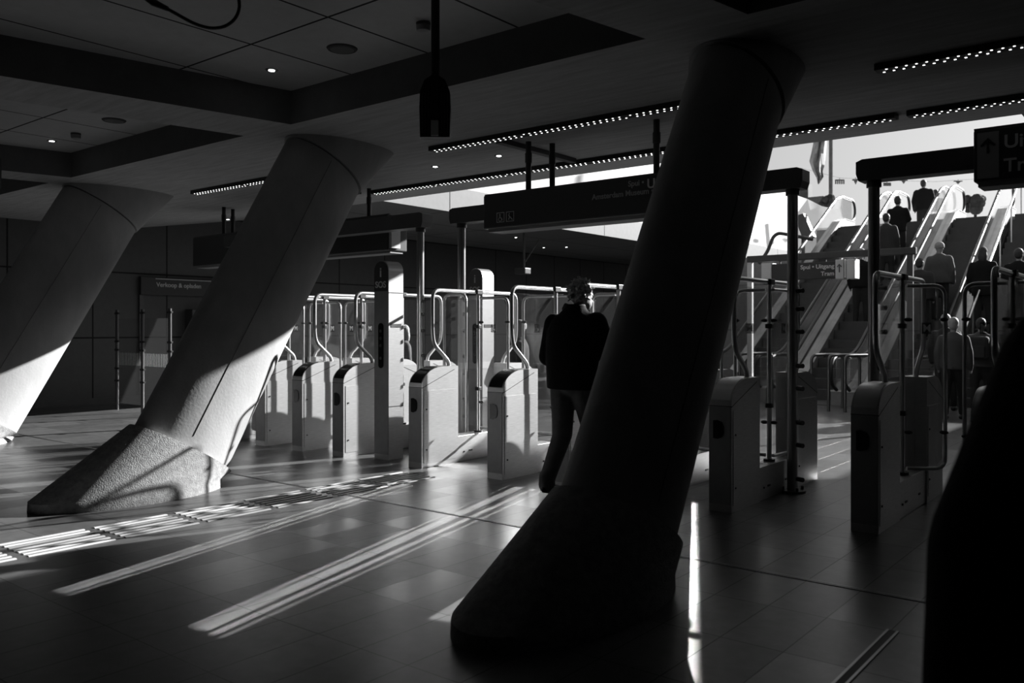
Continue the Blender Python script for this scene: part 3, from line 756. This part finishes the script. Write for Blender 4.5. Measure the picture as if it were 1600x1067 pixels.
# ------------------------------------------------------------------ escalators and stairs
Y0, Y1 = 17.4, 24.9
SL = math.tan(math.radians(30))
def zr(y): return max(0.0, min(ST, (y - Y0) * SL))
def escalator(xc, w, label):
    t = thing('escalator', label, 'escalator', (xc, Y0, 0), 0, 'escalators up to the street')
    b = MB(); hw = w / 2
    # steps
    pts = [(-1.2, -.02), (-1.2, .01), (0, .01)]
    n = int(ST / .2); y = 0; z = .01
    for k in range(n + 1):
        z2 = min(ST, z + .2); pts.append((y, z2)); y2 = y + .2 / SL; pts.append((y2, z2)); y, z = y2, z2
        if z >= ST: break
    pts += [(9.0, ST), (9.0, ST - .3), (y, ST - .35), (.6, -.02)]
    b.prism(pts, 'x', -hw, hw); b.build('steps', M['esc_step'], t)
    L = 7.5
    line = [(-1.1, 0), (-.2, 0), (.2, .12), (L - .2, ST - .12), (L + .3, ST), (L + 1.2, ST)]
    for s in (-1, 1):
        xi = s * (hw + .02); xo = s * (hw + .225)
        lo = [(y_, z_ - .12 if z_ > .1 else 0) for y_, z_ in line]; hi = [(y_, z_ + .26) for y_, z_ in line]
        b = MB(); b.prism(lo + hi[::-1], 'x', min(xi, xo), max(xi, xo)); o = b.build('balustrade_skirt', M['esc_panel'], t)
        b = MB(); hi2 = [(y_, z_ + .262) for y_, z_ in line]; hi3 = [(y_, z_ + .285) for y_, z_ in line]
        b.prism(hi2 + hi3[::-1], 'x', min(xi, xo) - .01, max(xi, xo) + .01); b.build('deck_trim', M['esc_deck'], o)
        xg = s * (hw + .12)
        g0 = [(y_, z_ + .28) for y_, z_ in line[:]]; g1 = [(y_, z_ + .90) for y_, z_ in line]
        b = MB(); b.prism(g0 + g1[::-1], 'x', xg - .008, xg + .008); b.build('balustrade_glass', M['glass_esc'], t)
        hp = [(xg, line[0][0], .30)] + [(xg, line[0][0] - .28, .42), (xg, line[0][0] - .34, .65), (xg, line[0][0] - .22, .88)] + [(xg, y_, z_ + .93) for y_, z_ in line] + \
             [(xg, line[-1][0] + .22, ST + .88), (xg, line[-1][0] + .34, ST + .65), (xg, line[-1][0] + .25, ST + .40), (xg, line[-1][0], ST + .30)]
        b = MB(); b.tube(round_path(hp, .2, 3), .036, 8); b.build('handrail', M['rubber'], t, True)
        b = MB(); b.tube([(xg, y_, z_ + .895) for y_, z_ in line], .022, 6); b.build('handrail_guide', M['tube'], t, True)
        b = MB(); lo2 = [(line[0][0], 0), (.3, 0), (L + .2, ST - .55), (L + 1.2, ST - .55), (L + 1.2, ST - .1), (L, ST - .12), (.2, .02), (line[0][0], .02)]
    b = MB(); b.prism([(-.2, -.01), (.9, -.01), (L + .2, ST - .75), (L + .2, ST - .3), (.7, .0)], 'x', -hw - .2, hw + .2); b.build('truss_cladding', M['esc_panel'], t)
    return t
escalator(-7.35, 1.0, 'left escalator rising to the street, behind the portal post and small exit sign')
escalator(-5.85, .95, 'middle escalator rising to the street, with people standing on it')
escalator(-4.42, .95, 'right escalator rising to the street, next to the stone stairs')
t = thing('stairs', 'wide dark stairs rising to the street at the right edge', 'stairs', (-1.35, Y0, 0))
pts = [(0, -.01)]; y = 0.0; z = 0.0; N = 26
for k in range(N):
    z += ST / N; pts.append((y, z)); y += 7.6 / N; pts.append((y, z))
pts += [(7.6, ST - .4), (7.4, ST - .5), (.5, -.01)]
MB().prism(pts, 'x', -2.2, 2.28).build('steps', M['esc_step'], t)
for xh in (-2.1, -.2):
    b = MB(); b.tube([(xh, -.3, .90), (xh, 0, .95), (xh, 7.5, ST + .95), (xh, 8.3, ST + .95)], .025, 8)
    for k in range(6):
        yy = .1 + k * 1.5; b.cyl((xh, yy, min(ST, yy * ST / 7.6) - .0), (xh, yy, min(ST, yy * ST / 7.6) + .96), .018, 8)
    b.build('handrail', M['tube'], t, True)

# barrier hoops before the escalators
def hoop(x, y, w, h, label, r=.028):
    o = MB().tube(round_path([(x, y, 0), (x, y, h), (x + .3, y + w, h), (x + .3, y + w, 0)], .12, 5), r, 10).build('barrier_hoop', M['tube_dark'], None, True)
    tag(o, label, 'barrier', 'barrier hoops at the escalator feet'); return o
for x, y in [(-5.30, 15.1), (-5.0, 15.1), (-4.72, 15.1)]:
    hoop(x, y, .75, .98, 'dark bent-tube barrier hoop standing at the foot of the escalators')
hoop(-6.6, 15.0, .8, .98, 'bent-tube barrier hoop at the foot of the left escalator, behind the shaded gate')

# camera post beside left escalator
p0 = camp(1255, 395, 23.5)
t = thing('camera_post', 'angled black box on a thin post beside the left escalator', 'camera', (p0.x, p0.y, 0))
MB().cyl((0, 0, 0), (0, 0, 4.0), .05, 10).build('post', M['coat_mid'], t)
b = MB(); b.prism([(-.22, 4.55), (.05, 4.6), (.32, 3.95), (.05, 3.85)], 'y', -.12, .12); o = b.build('camera_box', M['dark_metal'], t)

# ------------------------------------------------------------------ street level
def at_level(u, d, z=ST):
    p = camp(u, 500, d); p.z = z; return p
# glass railing round the opening
def railing(x0, x1, y0, y1, label):
    t = thing('glass_railing', label, 'railing', (x0, y0, ST), math.atan2(y1 - y0, x1 - x0))
    L = math.hypot(x1 - x0, y1 - y0)
    b = MB(); b.tube([(0, 0, 1.05), (L, 0, 1.05)], .025, 8); b.build('top_rail', M['tube'], t, True)
    n = max(1, int(L / 1.4))
    for k in range(n + 1): MB().box(L * k / n - .02, L * k / n + .02, -.02, .02, 0, 1.05).build('post', M['tube_dark'], t)
    MB().box(.02, L - .02, -.006, .006, .08, .98).build('pane', M['glass_esc'], t)
# tall handrail loop at far left
b = MB(); pp = [camp(u, v, 22) for u, v in [(1186, 412), (1200, 392), (1208, 370), (1216, 364), (1240, 368), (1270, 374)]]
o = b.tube(round_path(pp, .15, 3), .045, 8).build('bent_handrail', M['coat_mid'], None, True); tag(o, 'bent tube handrail silhouetted against the white canopy', 'handrail')
# white canopy
def canopy():
    d = 38.0; c0 = camp(1150, 412, d); c0.z = ST
    t = thing('white_canopy', 'large white canvas canopy at street level, left of the escalators', 'canopy', c0)
    prof = [(520, 230), (720, 180), (940, 150), (1060, 190), (1180, 272), (1244, 305), (1262, 311), (1284, 322), (1311, 328), (1318, 345)]  # leftmost stretch is added canvas, there to whiten the sky gap
    b = MB(); top = []; low = []
    for i, (u, v) in enumerate(prof):
        bow = 1.2 * math.sin(i * .9)
        p = camp(u, v, d + bow) - c0; q = camp(u, 405, d + bow * .4) - c0; q.z = 0.0
        top.append(b.bm.verts.new(p)); low.append(b.bm.verts.new(q))
    for i in range(len(prof) - 1): b.bm.faces.new((top[i], top[i + 1], low[i + 1], low[i]))
    o = b.build('canvas', M['tent'], t, True)
    for i in (4, 6, 9):
        q = camp(prof[i][0], 405, d + 1.0) - c0
        MB().cyl((q.x, q.y, 0), (q.x, q.y, (camp(prof[i][0], prof[i][1], d) - c0).z - .1), .06, 8).build('tent_pole', M['coat_mid'], t)
canopy()
# chimney like block and bush beyond the canopy
p = at_level(1257, 60); t = thing('chimney', 'small dark chimney block above the canopy, right of the portal beam', 'chimney', (p.x, p.y, ST))
MB().box(-.4, .4, -.4, .4, 6.0, 7.2).build('stack', M['facade'], t); MB().box(-2, 2, -2, 2, 0, 6.0).build('house_body', M['facade'], t)
def bush(u, v, d, r, label, name='round_bush'):
    p = camp(u, v, d); b = MB(); random.seed(int(u))
    b.tube([(0, 0, ST - p.z), (0, 0, 0)], r * .12, 8)
    for k in range(14):
        b.ball((random.uniform(-.6, .6) * r, random.uniform(-.6, .6) * r, random.uniform(-.5, .6) * r), r * random.uniform(.35, .6), 8)
    o = b.build(name, M['tree']); o.location = p; tag(o, label, 'bush' if 'bush' in name else 'tree')
bush(1290, 316, 45, .45, 'small round dark bush at the foot of the flagpole')
bush(1524, 318, 31, .42, 'dark leafy shrub between the escalators and the hanging arrow sign')
# flagpole and flag
fp = at_level(1298, 48)
t = thing('flagpole', 'tall thin flagpole carrying one drooping flag against the sky', 'flagpole', fp)
MB().cyl((0, 0, 0), (0, 0, 11), .11, 10).build('pole', M['facade'], t)
def flag_mesh():
    b = MB(); d = 48; n = 8
    L = [(1278, 180), (1274, 205), (1271, 225), (1268, 240), (1265, 252), (1270, 266), (1276, 278), (1278, 288)]
    Rr = [(1296, 180), (1293, 205), (1291, 222), (1290, 240), (1288, 258), (1286, 268), (1287, 276), (1280, 287)]
    g = []
    for i, (l, r) in enumerate(zip(L, Rr)):
        row = []
        for k in range(7):
            f = k / 6; p = camp(l[0] + (r[0] - l[0]) * f, l[1] + (r[1] - l[1]) * f, d + .25 * math.sin(k * 2.1 + i * .6))
            row.append(b.bm.verts.new(p - Vector(fp)))
        g.append(row)
    for i in range(n - 1):
        for k in range(6): b.bm.faces.new((g[i][k], g[i][k + 1], g[i + 1][k + 1], g[i + 1][k]))
    o = b.build('flag', M['flag'], t, True)
    m = o.modifiers.new('cloth_thickness', 'SOLIDIFY'); m.thickness = .02
flag_mesh()
# street ornaments hung on a wire across the square
wire = [camp(u, v, 42) for u, v in [(1250, 262), (1312, 278), (1337, 279), (1370, 283), (1395, 282), (1460, 284), (1500, 281), (1600, 276)]]
t = thing('street_wire', 'thin wire strung across the square above the escalator heads', 'wire', wire[0])
MB().tube([w - wire[0] for w in wire], .006, 5).build('wire', M['facade'], t)
for (u, v, w, h, k) in [(1312, 284, 14, 7, 0), (1337, 284, 10, 8, 1), (1386, 288, 11, 5, 0), (1412, 284, 11, 6, 1), (1497, 285, 13, 5, 1), (1362, 288, 8, 5, 0)]:
    p = camp(u, v, 42); s = 42 / 1333
    b = MB(); W_, H_ = w * s / 2, h * s
    b.box(-W_, W_, -.04, .04, H_ * .25, H_ * .5)
    if k == 0:
        for j in range(5): b.box(-W_ + j * W_ * .45, -W_ + j * W_ * .45 + .05, -.03, .03, -H_ * .5, H_ * .3)
    else:
        b.prism([(-W_ * .6, H_ * .3), (W_ * .6, H_ * .3), (0, -H_ * .5)], 'y', -.03, .03)
    b.tube([(0, 0, H_ * .4), (0, 0, H_ * .9)], .015, 5)
    o = b.build('hanging_ornament', M['facade']); o.location = p; o.rotation_euler = (0, 0, math.atan2(.625, .7806))
    tag(o, 'small street ornament hanging on a wire against the sky', 'ornament', 'ornaments strung across the square')

# ------------------------------------------------------------------ people
def fuse(o, vox, smooth=2):
    m = o.modifiers.new('fuse', 'REMESH'); m.mode = 'VOXEL'; m.voxel_size = vox; m.use_smooth_shade = True
    if smooth:
        s = o.modifiers.new('soften', 'SMOOTH'); s.iterations = smooth; s.factor = .5
def person(label, x, y, z, rz, h=1.75, coat='coat_dark', legs='trousers_dark', hair='hair_dark', long_hair=False, hat=None,
           vox=.022, step=.12, arms='down', bag=None, coat_low=.86, bulk=1.0, skirt=False):
    t = thing('person', label, 'person', (x, y, z), rz); k = h / 1.75
    def V(a, b_, c_): return (a * k, b_ * k, c_ * k)
    b = MB()
    b.ball(V(0, .01, 1.63), (.075 * k, .092 * k, .115 * k), 16); b.cap(V(0, -.01, 1.42), V(0, 0, 1.56), .055 * k, .05 * k)
    b.ball(V(0, .10, 1.615), (.014 * k, .022 * k, .022 * k), 8)                                     # nose
    for s in (-1, 1): b.ball(V(s * .076, .0, 1.62), (.012 * k, .02 * k, .03 * k), 8)              # ears
    b.ball(V(0, 0, 1.25), (.17 * k, .11 * k, .24 * k), 14); b.ball(V(0, 0, .98), (.165 * k, .115 * k, .16 * k), 14)
    elbows, hands = {}, {}
    for s in (-1, 1):
        sh = V(s * .19, -.01, 1.40)
        if arms == 'down' or (arms == 'left' and s > 0) or (arms == 'right' and s < 0): el = V(s * .25, -.03, 1.13); ha = V(s * .25, .06, .88)
        elif arms == 'front' : el = V(s * .25, .02, 1.14); ha = V(s * .12, .26, 1.12)
        elif arms == 'phone' and s > 0: el = V(.24, .08, 1.16); ha = V(.10, .27, 1.38)
        elif arms == 'phone': el = V(-.25, -.02, 1.13); ha = V(-.24, .08, .90)
        elif arms == 'rail' and s > 0: el = V(.30, .05, 1.16); ha = V(.36, .26, 1.02)
        else: el = V(s * .25, -.03, 1.13); ha = V(s * .25, .06, .88)
        elbows[s], hands[s] = el, ha
        b.cap(sh, el, .055 * k, .045 * k); b.cap(el, ha, .042 * k, .028 * k)
        d = (Vector(ha) - Vector(el)).normalized(); hp = Vector(ha) + d * .05 * k; b.ball(hp, (.032 * k, .032 * k, .05 * k), 8)
        st = step * s
        hip = V(s * .09, 0, .93); kn = V(s * .10, st * .6 + .03, .50); an = V(s * .10, st, .09)
        b.cap(hip, kn, .085 * k, .06 * k); b.cap(kn, an, .055 * k, .038 * k)
    o = b.build('body', M['skin'], t, True); fuse(o, vox * .8 * k)
    b = MB()
    for s in (-1, 1):
        st = step * s
        if skirt: continue
        b.cap(V(s * .09, 0, .95), V(s * .10, st * .6 + .03, .50), .105 * k, .078 * k); b.cap(V(s * .10, st * .6 + .03, .50), V(s * .10, st, .11), .075 * k, .058 * k)
    b.ball(V(0, 0, .95), (.175 * k, .13 * k, .13 * k), 12)
    o = b.build('trousers', M[legs], t, True); fuse(o, vox * k)
    b = MB()
    for s in (-1, 1):
        st = step * s; b.cap(V(s * .10, st - .04, .04), V(s * .105, st + .13, .035), .045 * k, .035 * k)
    b.build('shoes', M['shoe'], t, True)
    b = MB(); q = bulk
    rings = []
    e1, e2 = Vector((1, 0, 0)), Vector((0, 1, 0))
    prof = [(coat_low, .205, .150), (1.0, .205, .150), (1.15, .195, .140), (1.28, .205, .145), (1.38, .205, .135), (1.44, .15, .105), (1.49, .085, .08), (1.51, .07, .07)]
    rings = [b.ring(V(0, 0, z_), e1, e2, a * k * q, c_ * k * q, 20) for z_, a, c_ in prof]; b.skin(rings)
    for s in (-1, 1):
        b.cap(V(s * .185, -.01, 1.385), elbows[s], .078 * k * q, .068 * k * q); b.cap(elbows[s], hands[s], .066 * k * q, .050 * k * q)
    o = b.build('coat', M[coat], t, True); fuse(o, vox * k)
    b = MB()
    if hat:
        b.ball(V(0, 0, 1.675), (.098 * k, .108 * k, .095 * k), 14); b.tube([V(0, 0, 1.63), V(0, 0, 1.66)], [.100 * k, .102 * k], 16)
        o = b.build('hat', M[hat], t, True)
    else:
        b.ball(V(0, -.018, 1.665), (.088 * k, .098 * k, .10 * k), 14)
        if long_hair: b.ball(V(0, -.06, 1.56), (.092 * k, .06 * k, .15 * k), 12)
        else: b.ball(V(0, -.05, 1.62), (.078 * k, .06 * k, .08 * k), 12)
        o = b.build('hair', M[hair], t, True); fuse(o, .014 * k)
    if bag:
        b = MB(); b.box(-.17 * k, .17 * k, -.32 * k, -.13 * k, 1.0 * k, 1.42 * k, .05 * k); b.box(-.12 * k, .12 * k, -.36 * k, -.31 * k, 1.03 * k, 1.25 * k, .02 * k)
        bo = b.build('backpack', M[bag], None)
        bo.location = (x, y, z); bo.rotation_euler = (0, 0, rz)
        tag(bo, 'backpack worn by the ' + label, 'backpack')
    return t

def on_flight(u, v, h):
    """place on the flights so that the head top is seen at (u, v)"""
    k = (u - 800) / 1333.33; A = 1333.33 / (513 - v) * (.625 * k + .7806)
    Y = A * (SL * Y0 - (h - H_EYE)) / (A * SL - 1); d = Y / (.625 * k + .7806); r = k * d
    return .7806 * r - .625 * d, Y
ppl = [
 (1468, 380, dict(coat='coat_mid', hat='coat_pale', bulk=1.12), 'person in grey coat and pale cap on the right escalator, seen from behind'),
 (1437, 405, dict(coat='coat_dark', hair='hair_dark', bulk=1.2), 'dark-coated person with rim-lit shoulder low on the right escalator'),
 (1536, 388, dict(coat='coat_black', long_hair=True, bulk=1.05, coat_low=.75), 'person with long dark hair in black coat climbing the stairs'),
 (1592, 390, dict(coat='coat_black', hair='hair_dark', bulk=1.1), 'dark person at the right picture edge, climbing the stairs'),
 (1403, 308, dict(coat='coat_black', hair='hair_dark', arms='phone'), 'dark-haired person near the top of the middle escalator'),
 (1385, 335, dict(coat='coat_dark', hair='hair_dark'), 'person in open dark jacket halfway up the middle escalator'),
 (1345, 390, dict(coat='coat_black', hat='coat_pale'), 'person with pale hat on the middle escalator, behind the small exit sign'),
]
for u, v, kw, lab in ppl:
    X, Y = on_flight(u, v, 1.74); person(lab, X, Y, (Y - Y0) * SL + .02, 0.0, 1.74, vox=.03, step=.05, **kw)
def street_person(u, d, z, lab, rz=0.0, h=1.78, **kw):
    p = at_level(u, d, z); person(lab, p.x, p.y, z, rz, h, vox=.03, **kw)
street_person(1443, 27.5, ST, 'tall dark figure at the top of the escalators, head behind the portal beam', coat='coat_black', bulk=1.25, h=1.9)
street_person(1462, 28.5, ST, 'smaller dark figure beside the tall one at the escalator top', coat='coat_dark', h=1.75)
street_person(1490, 13.6, 0, 'bald person in dark jacket with lit neck walking towards the stairs', coat='coat_mid', hair='skin', h=1.62, step=.15)
street_person(1478, 15.0, 0, 'person walking ahead of the bald person, half behind the gate door', coat='coat_dark', hair='hair_fair', h=1.7, step=.15)
street_person(1533, 14.5, 0, 'person in grey coat beyond the rightmost gate door, seen from behind', coat='coat_mid', hair='hair_dark', h=1.62, bag='coat_dark')
street_person(812, 11.2, 0, 'light-haired person in dark coat walking beyond the sunlit gates', coat='coat_dark', hair='hair_fair', hat='coat_pale', rz=2.2, h=1.55, step=.15)
street_person(630, 12.7, 0, 'person with fair hair partly hidden behind the front SOS pillar', coat='coat_mid', hair='hair_fair', rz=2.6, h=1.5, long_hair=True, step=.12)

# main man at the gates
def hero():
    X, Y = -4.17, 6.04
    t = thing('person', 'grey-haired man in black coat and dark trousers tapping in at the gates', 'person', (X, Y, 0), 0)
    L = lambda a, b_, c_: (a, b_, c_)
    head = Vector((.03, .10, 1.735)); 
    b = MB()
    # head with face turned down to the right
    b.ball((head.x, head.y, head.z), (.078, .098, .118), 20)
    fd = Vector((.40, .90, -.32)).normalized()
    jaw = head + fd * .035 + Vector((0, 0, -.06)); b.ball(jaw, (.058, .062, .062), 14)
    b.cap(head + fd * .085 + Vector((0, 0, .005)), head + fd * .108 + Vector((0, 0, -.022)), .009, .013, 8)      # nose
    side = Vector((fd.y, -fd.x, 0)).normalized()
    for s in (-1, 1):
        b.ball(head + side * (s * .078) + Vector((0, 0, -.01)), (.016, .022, .033), 10)                           # ears
        b.ball(head + fd * .082 + side * (s * .03) + Vector((0, 0, .012)), .012, 8)                                # eyes
    b.cap(head + fd * .088 + side * .02 + Vector((0, 0, -.055)), head + fd * .088 - side * .02 + Vector((0, 0, -.055)), .008, .008, 8)  # mouth
    b.cap((0, .03, 1.52), (head.x - .01, head.y - .01, head.z - .08), .062, .055)
    b.ball((0, .02, 1.33), (.18, .12, .26), 16); b.ball((0, 0, 1.02), (.17, .12, .16), 16)
    shR, elR, haR = Vector((.205, .06, 1.50)), Vector((.285, .13, 1.22)), Vector((.20, .36, 1.13))
    shL, elL, haL = Vector((-.205, .02, 1.49)), Vector((-.265, .0, 1.20)), Vector((-.20, .20, 1.06))
    for sh, el, ha in ((shR, elR, haR), (shL, elL, haL)):
        b.cap(sh, el, .058, .047); b.cap(el, ha, .044, .030)
    # hands: palm and five fingers
    for s, ha, el in ((1, haR, elR), (-1, haL, elL)):
        d = (ha - el).normalized(); up = Vector((0, 0, 1)); n_ = d.cross(up).normalized()
        pc = ha + d * .045; b.cap(ha + d * .01, ha + d * .07, .024, .026, 10); 
        for f in range(4):
            base = ha + d * .085 + n_ * ((f - 1.5) * .019); ln = (.062, .072, .068, .052)[f]
            m1 = base + d * ln * .5 + Vector((0, 0, -.008)); e_ = m1 + d * ln * .45 + Vector((0, 0, -.022)); b.cap(base, m1, .0092, .0088, 8); b.cap(m1, e_, .0088, .0078, 8)
        tb = ha + d * .03 + n_ * (-s * .026); tm = tb + d * .035 + n_ * (-s * .022) + Vector((0, 0, -.006)); b.cap(tb, tm, .011, .0095, 8); b.cap(tm, tm + d * .03 + Vector((0, 0, -.01)), .0095, .0085, 8)
    hips = {-1: Vector((-.095, -.01, .97)), 1: Vector((.095, .01, .97))}
    kne = {-1: Vector((-.12, .02, .53)), 1: Vector((.10, .17, .53))}
    ank = {-1: Vector((-.20, -.10, .12)), 1: Vector((.12, .16, .09))}
    for s in (-1, 1): b.cap(hips[s], kne[s], .088, .062); b.cap(kne[s], ank[s], .058, .040)
    o = b.build('body', M['skin'], t, True); fuse(o, .0085, 1)
    # trousers
    b = MB()
    for s in (-1, 1):
        b.cap(hips[s], kne[s], .115, .088, 16); b.cap(kne[s], ank[s] + Vector((0, 0, .02)), .086, .068, 16)
        b.cap(ank[s] + Vector((0, 0, .05)), ank[s] + Vector((0, 0, -.02)), .070, .074, 16)
        b.ball(kne[s] + Vector((0, -.03, -.06)), (.07, .05, .02), 10)
    b.ball((0, 0, .98), (.19, .14, .12), 14)
    o = b.build('trousers', M['trousers'], t, True); fuse(o, .012, 2)
    for s in (-1, 1):
        b = MB(); a = ank[s]
        if s < 0:   # trailing foot, heel raised
            b.cap((a.x, a.y - .035, a.z - .045), (a.x + .01, a.y + .12, .045), .042, .040, 12); b.cap((a.x + .01, a.y + .12, .045), (a.x + .015, a.y + .19, .035), .042, .03, 12)
        else:
            b.cap((a.x, a.y - .05, .045), (a.x + .02, a.y + .17, .04), .045, .036, 12)
        so = b.build('shoe', M['shoe'], t, True); fuse(so, .01, 2)
    # coat
    b = MB(); e1, e2 = Vector((1, 0, 0)), Vector((0, 1, 0))
    prof = [(.93, .240, .165, -.005), (.98, .245, .17, -.005), (1.10, .245, .172, -.01), (1.22, .250, .168, -.01), (1.34, .258, .165, 0), (1.44, .262, .155, .01), (1.52, .235, .135, .02), (1.575, .15, .11, .03), (1.62, .10, .09, .04), (1.655, .085, .08, .05)]
    rings = [b.ring((0, yo, z_), e1, e2, a, c_, 28) for z_, a, c_, yo in prof]; b.skin(rings)
    for sh, el, ha in ((shR, elR, haR), (shL, elL, haL)):
        b.cap(sh, el, .092, .080, 16); b.cap(el, el.lerp(ha, .9), .078, .056, 16); b.cap(el.lerp(ha, .86), el.lerp(ha, .92), .062, .062, 12)
        for q in (.3, .55, .8): p_ = sh.lerp(el, q); b.ball(p_, (.094 - q * .01, .094 - q * .01, .02), 12)
    o = b.build('coat', M['coat_black'], t, True); fuse(o, .013, 2)
    b = MB(); b.tube([(-.09, .0, 1.60), (-.075, .03, 1.66)], .03, 8)
    rr = [b.ring((0, .035 + .012 * i, z_), e1, e2, .10 - .008 * i, .092 - .008 * i, 24) for i, z_ in enumerate((1.59, 1.63, 1.66))]; b.skin(rr)
    o = b.build('collar', M['coat_mid'], t, True); fuse(o, .012, 1)
    # tousled hair: many short locks around the skull
    b = MB(); random.seed(5)
    back = -fd
    b.ball(head + back * .018 + Vector((0, 0, .022)), (.099, .110, .113), 18)
    for i in range(210):
        th = random.uniform(0, 2 * math.pi); ph = random.uniform(-.55, 1.5)
        dvec = Vector((math.cos(th) * math.cos(ph), math.sin(th) * math.cos(ph), math.sin(ph)))
        if dvec.dot(fd) > .45 and ph < .75: continue
        base = head + back * .015 + Vector((0, 0, .018)) + Vector((dvec.x * .094, dvec.y * .106, dvec.z * .108))
        tip = base + dvec * random.uniform(.012, .036) + Vector((random.uniform(-.015, .015), random.uniform(-.015, .015), random.uniform(-.022, .012)))
        b.cap(base, tip, .014, .006, 6)
    o = b.build('hair', M['hair_grey'], t, True); fuse(o, .006, 1)
hero()

# foreground person, cut by the right edge
def foreground():
    r, d = 1.10, 1.5
    X = .7806 * r - .625 * d; Y = .625 * r + .7806 * d
    t = thing('person', 'out-of-focus person in black coat filling the lower right corner', 'person', (X, Y, 0), math.atan2(.625, .7806))
    b = MB()
    b.ball((.16, .05, 1.66), (.08, .10, .12), 16); b.cap((.14, 0, 1.45), (.16, .04, 1.58), .06, .055)
    b.ball((.05, 0, 1.2), (.2, .14, .3), 14)
    for s in (-1, 1):
        b.cap((s * .09 + .03, 0, .93), (s * .1 + .03, .03, .5), .085, .06); b.cap((s * .1 + .03, .03, .5), (s * .1 + .03, 0, .09), .055, .04)
        b.cap((s * .17 + .05, 0, 1.34), (s * .25, .0, 1.08), .055, .045); b.cap((s * .25, .0, 1.08), (s * .27, .06, .80), .04, .03); b.ball((s * .27, .07, .72), (.03, .04, .05), 8)
    o = b.build('body', M['skin'], t, True); fuse(o, .015)
    b = MB(); e1, e2 = Vector((1, 0, 0)), Vector((0, 1, 0))
    prof = [(.55, .27, .2, .0), (.75, .29, .21, .0), (1.0, .28, .20, .0), (1.2, .26, .19, .0), (1.33, .24, .17, .03), (1.42, .20, .14, .06), (1.50, .12, .10, .11), (1.53, .09, .09, .12)]
    rings = [b.ring((xo, 0, z_), e1, e2, a, c_, 24) for z_, a, c_, xo in prof]; b.skin(rings)
    b.cap((-.08, 0, 1.37), (-.235, 0, 1.06), .150, .125, 16); b.cap((-.235, 0, 1.06), (-.265, .04, .78), .125, .09, 16)
    b.cap((.27, 0, 1.30), (.36, 0, 1.08), .11, .10, 16); b.cap((.36, 0, 1.08), (.34, .08, .82), .10, .08, 16)
    o = b.build('coat', M['coat_black'], t, True); fuse(o, .016, 4)
    b = MB()
    for s in (-1, 1): b.cap((s * .10 + .02, 0, .9), (s * .11 + .02, .03, .5), .12, .09); b.cap((s * .11 + .02, .03, .5), (s * .11 + .02, 0, .1), .09, .07)
    o = b.build('trousers', M['trousers_dark'], t, True); fuse(o, .02)
    b = MB()
    for s in (-1, 1): b.cap((s * .11 + .02, -.05, .045), (s * .12 + .02, .16, .04), .045, .036)
    b.build('shoes', M['shoe'], t, True)
    b = MB(); b.ball((.155, .02, 1.70), (.09, .105, .105), 14); o = b.build('hair', M['hair_dark'], t, True); fuse(o, .014)
foreground()
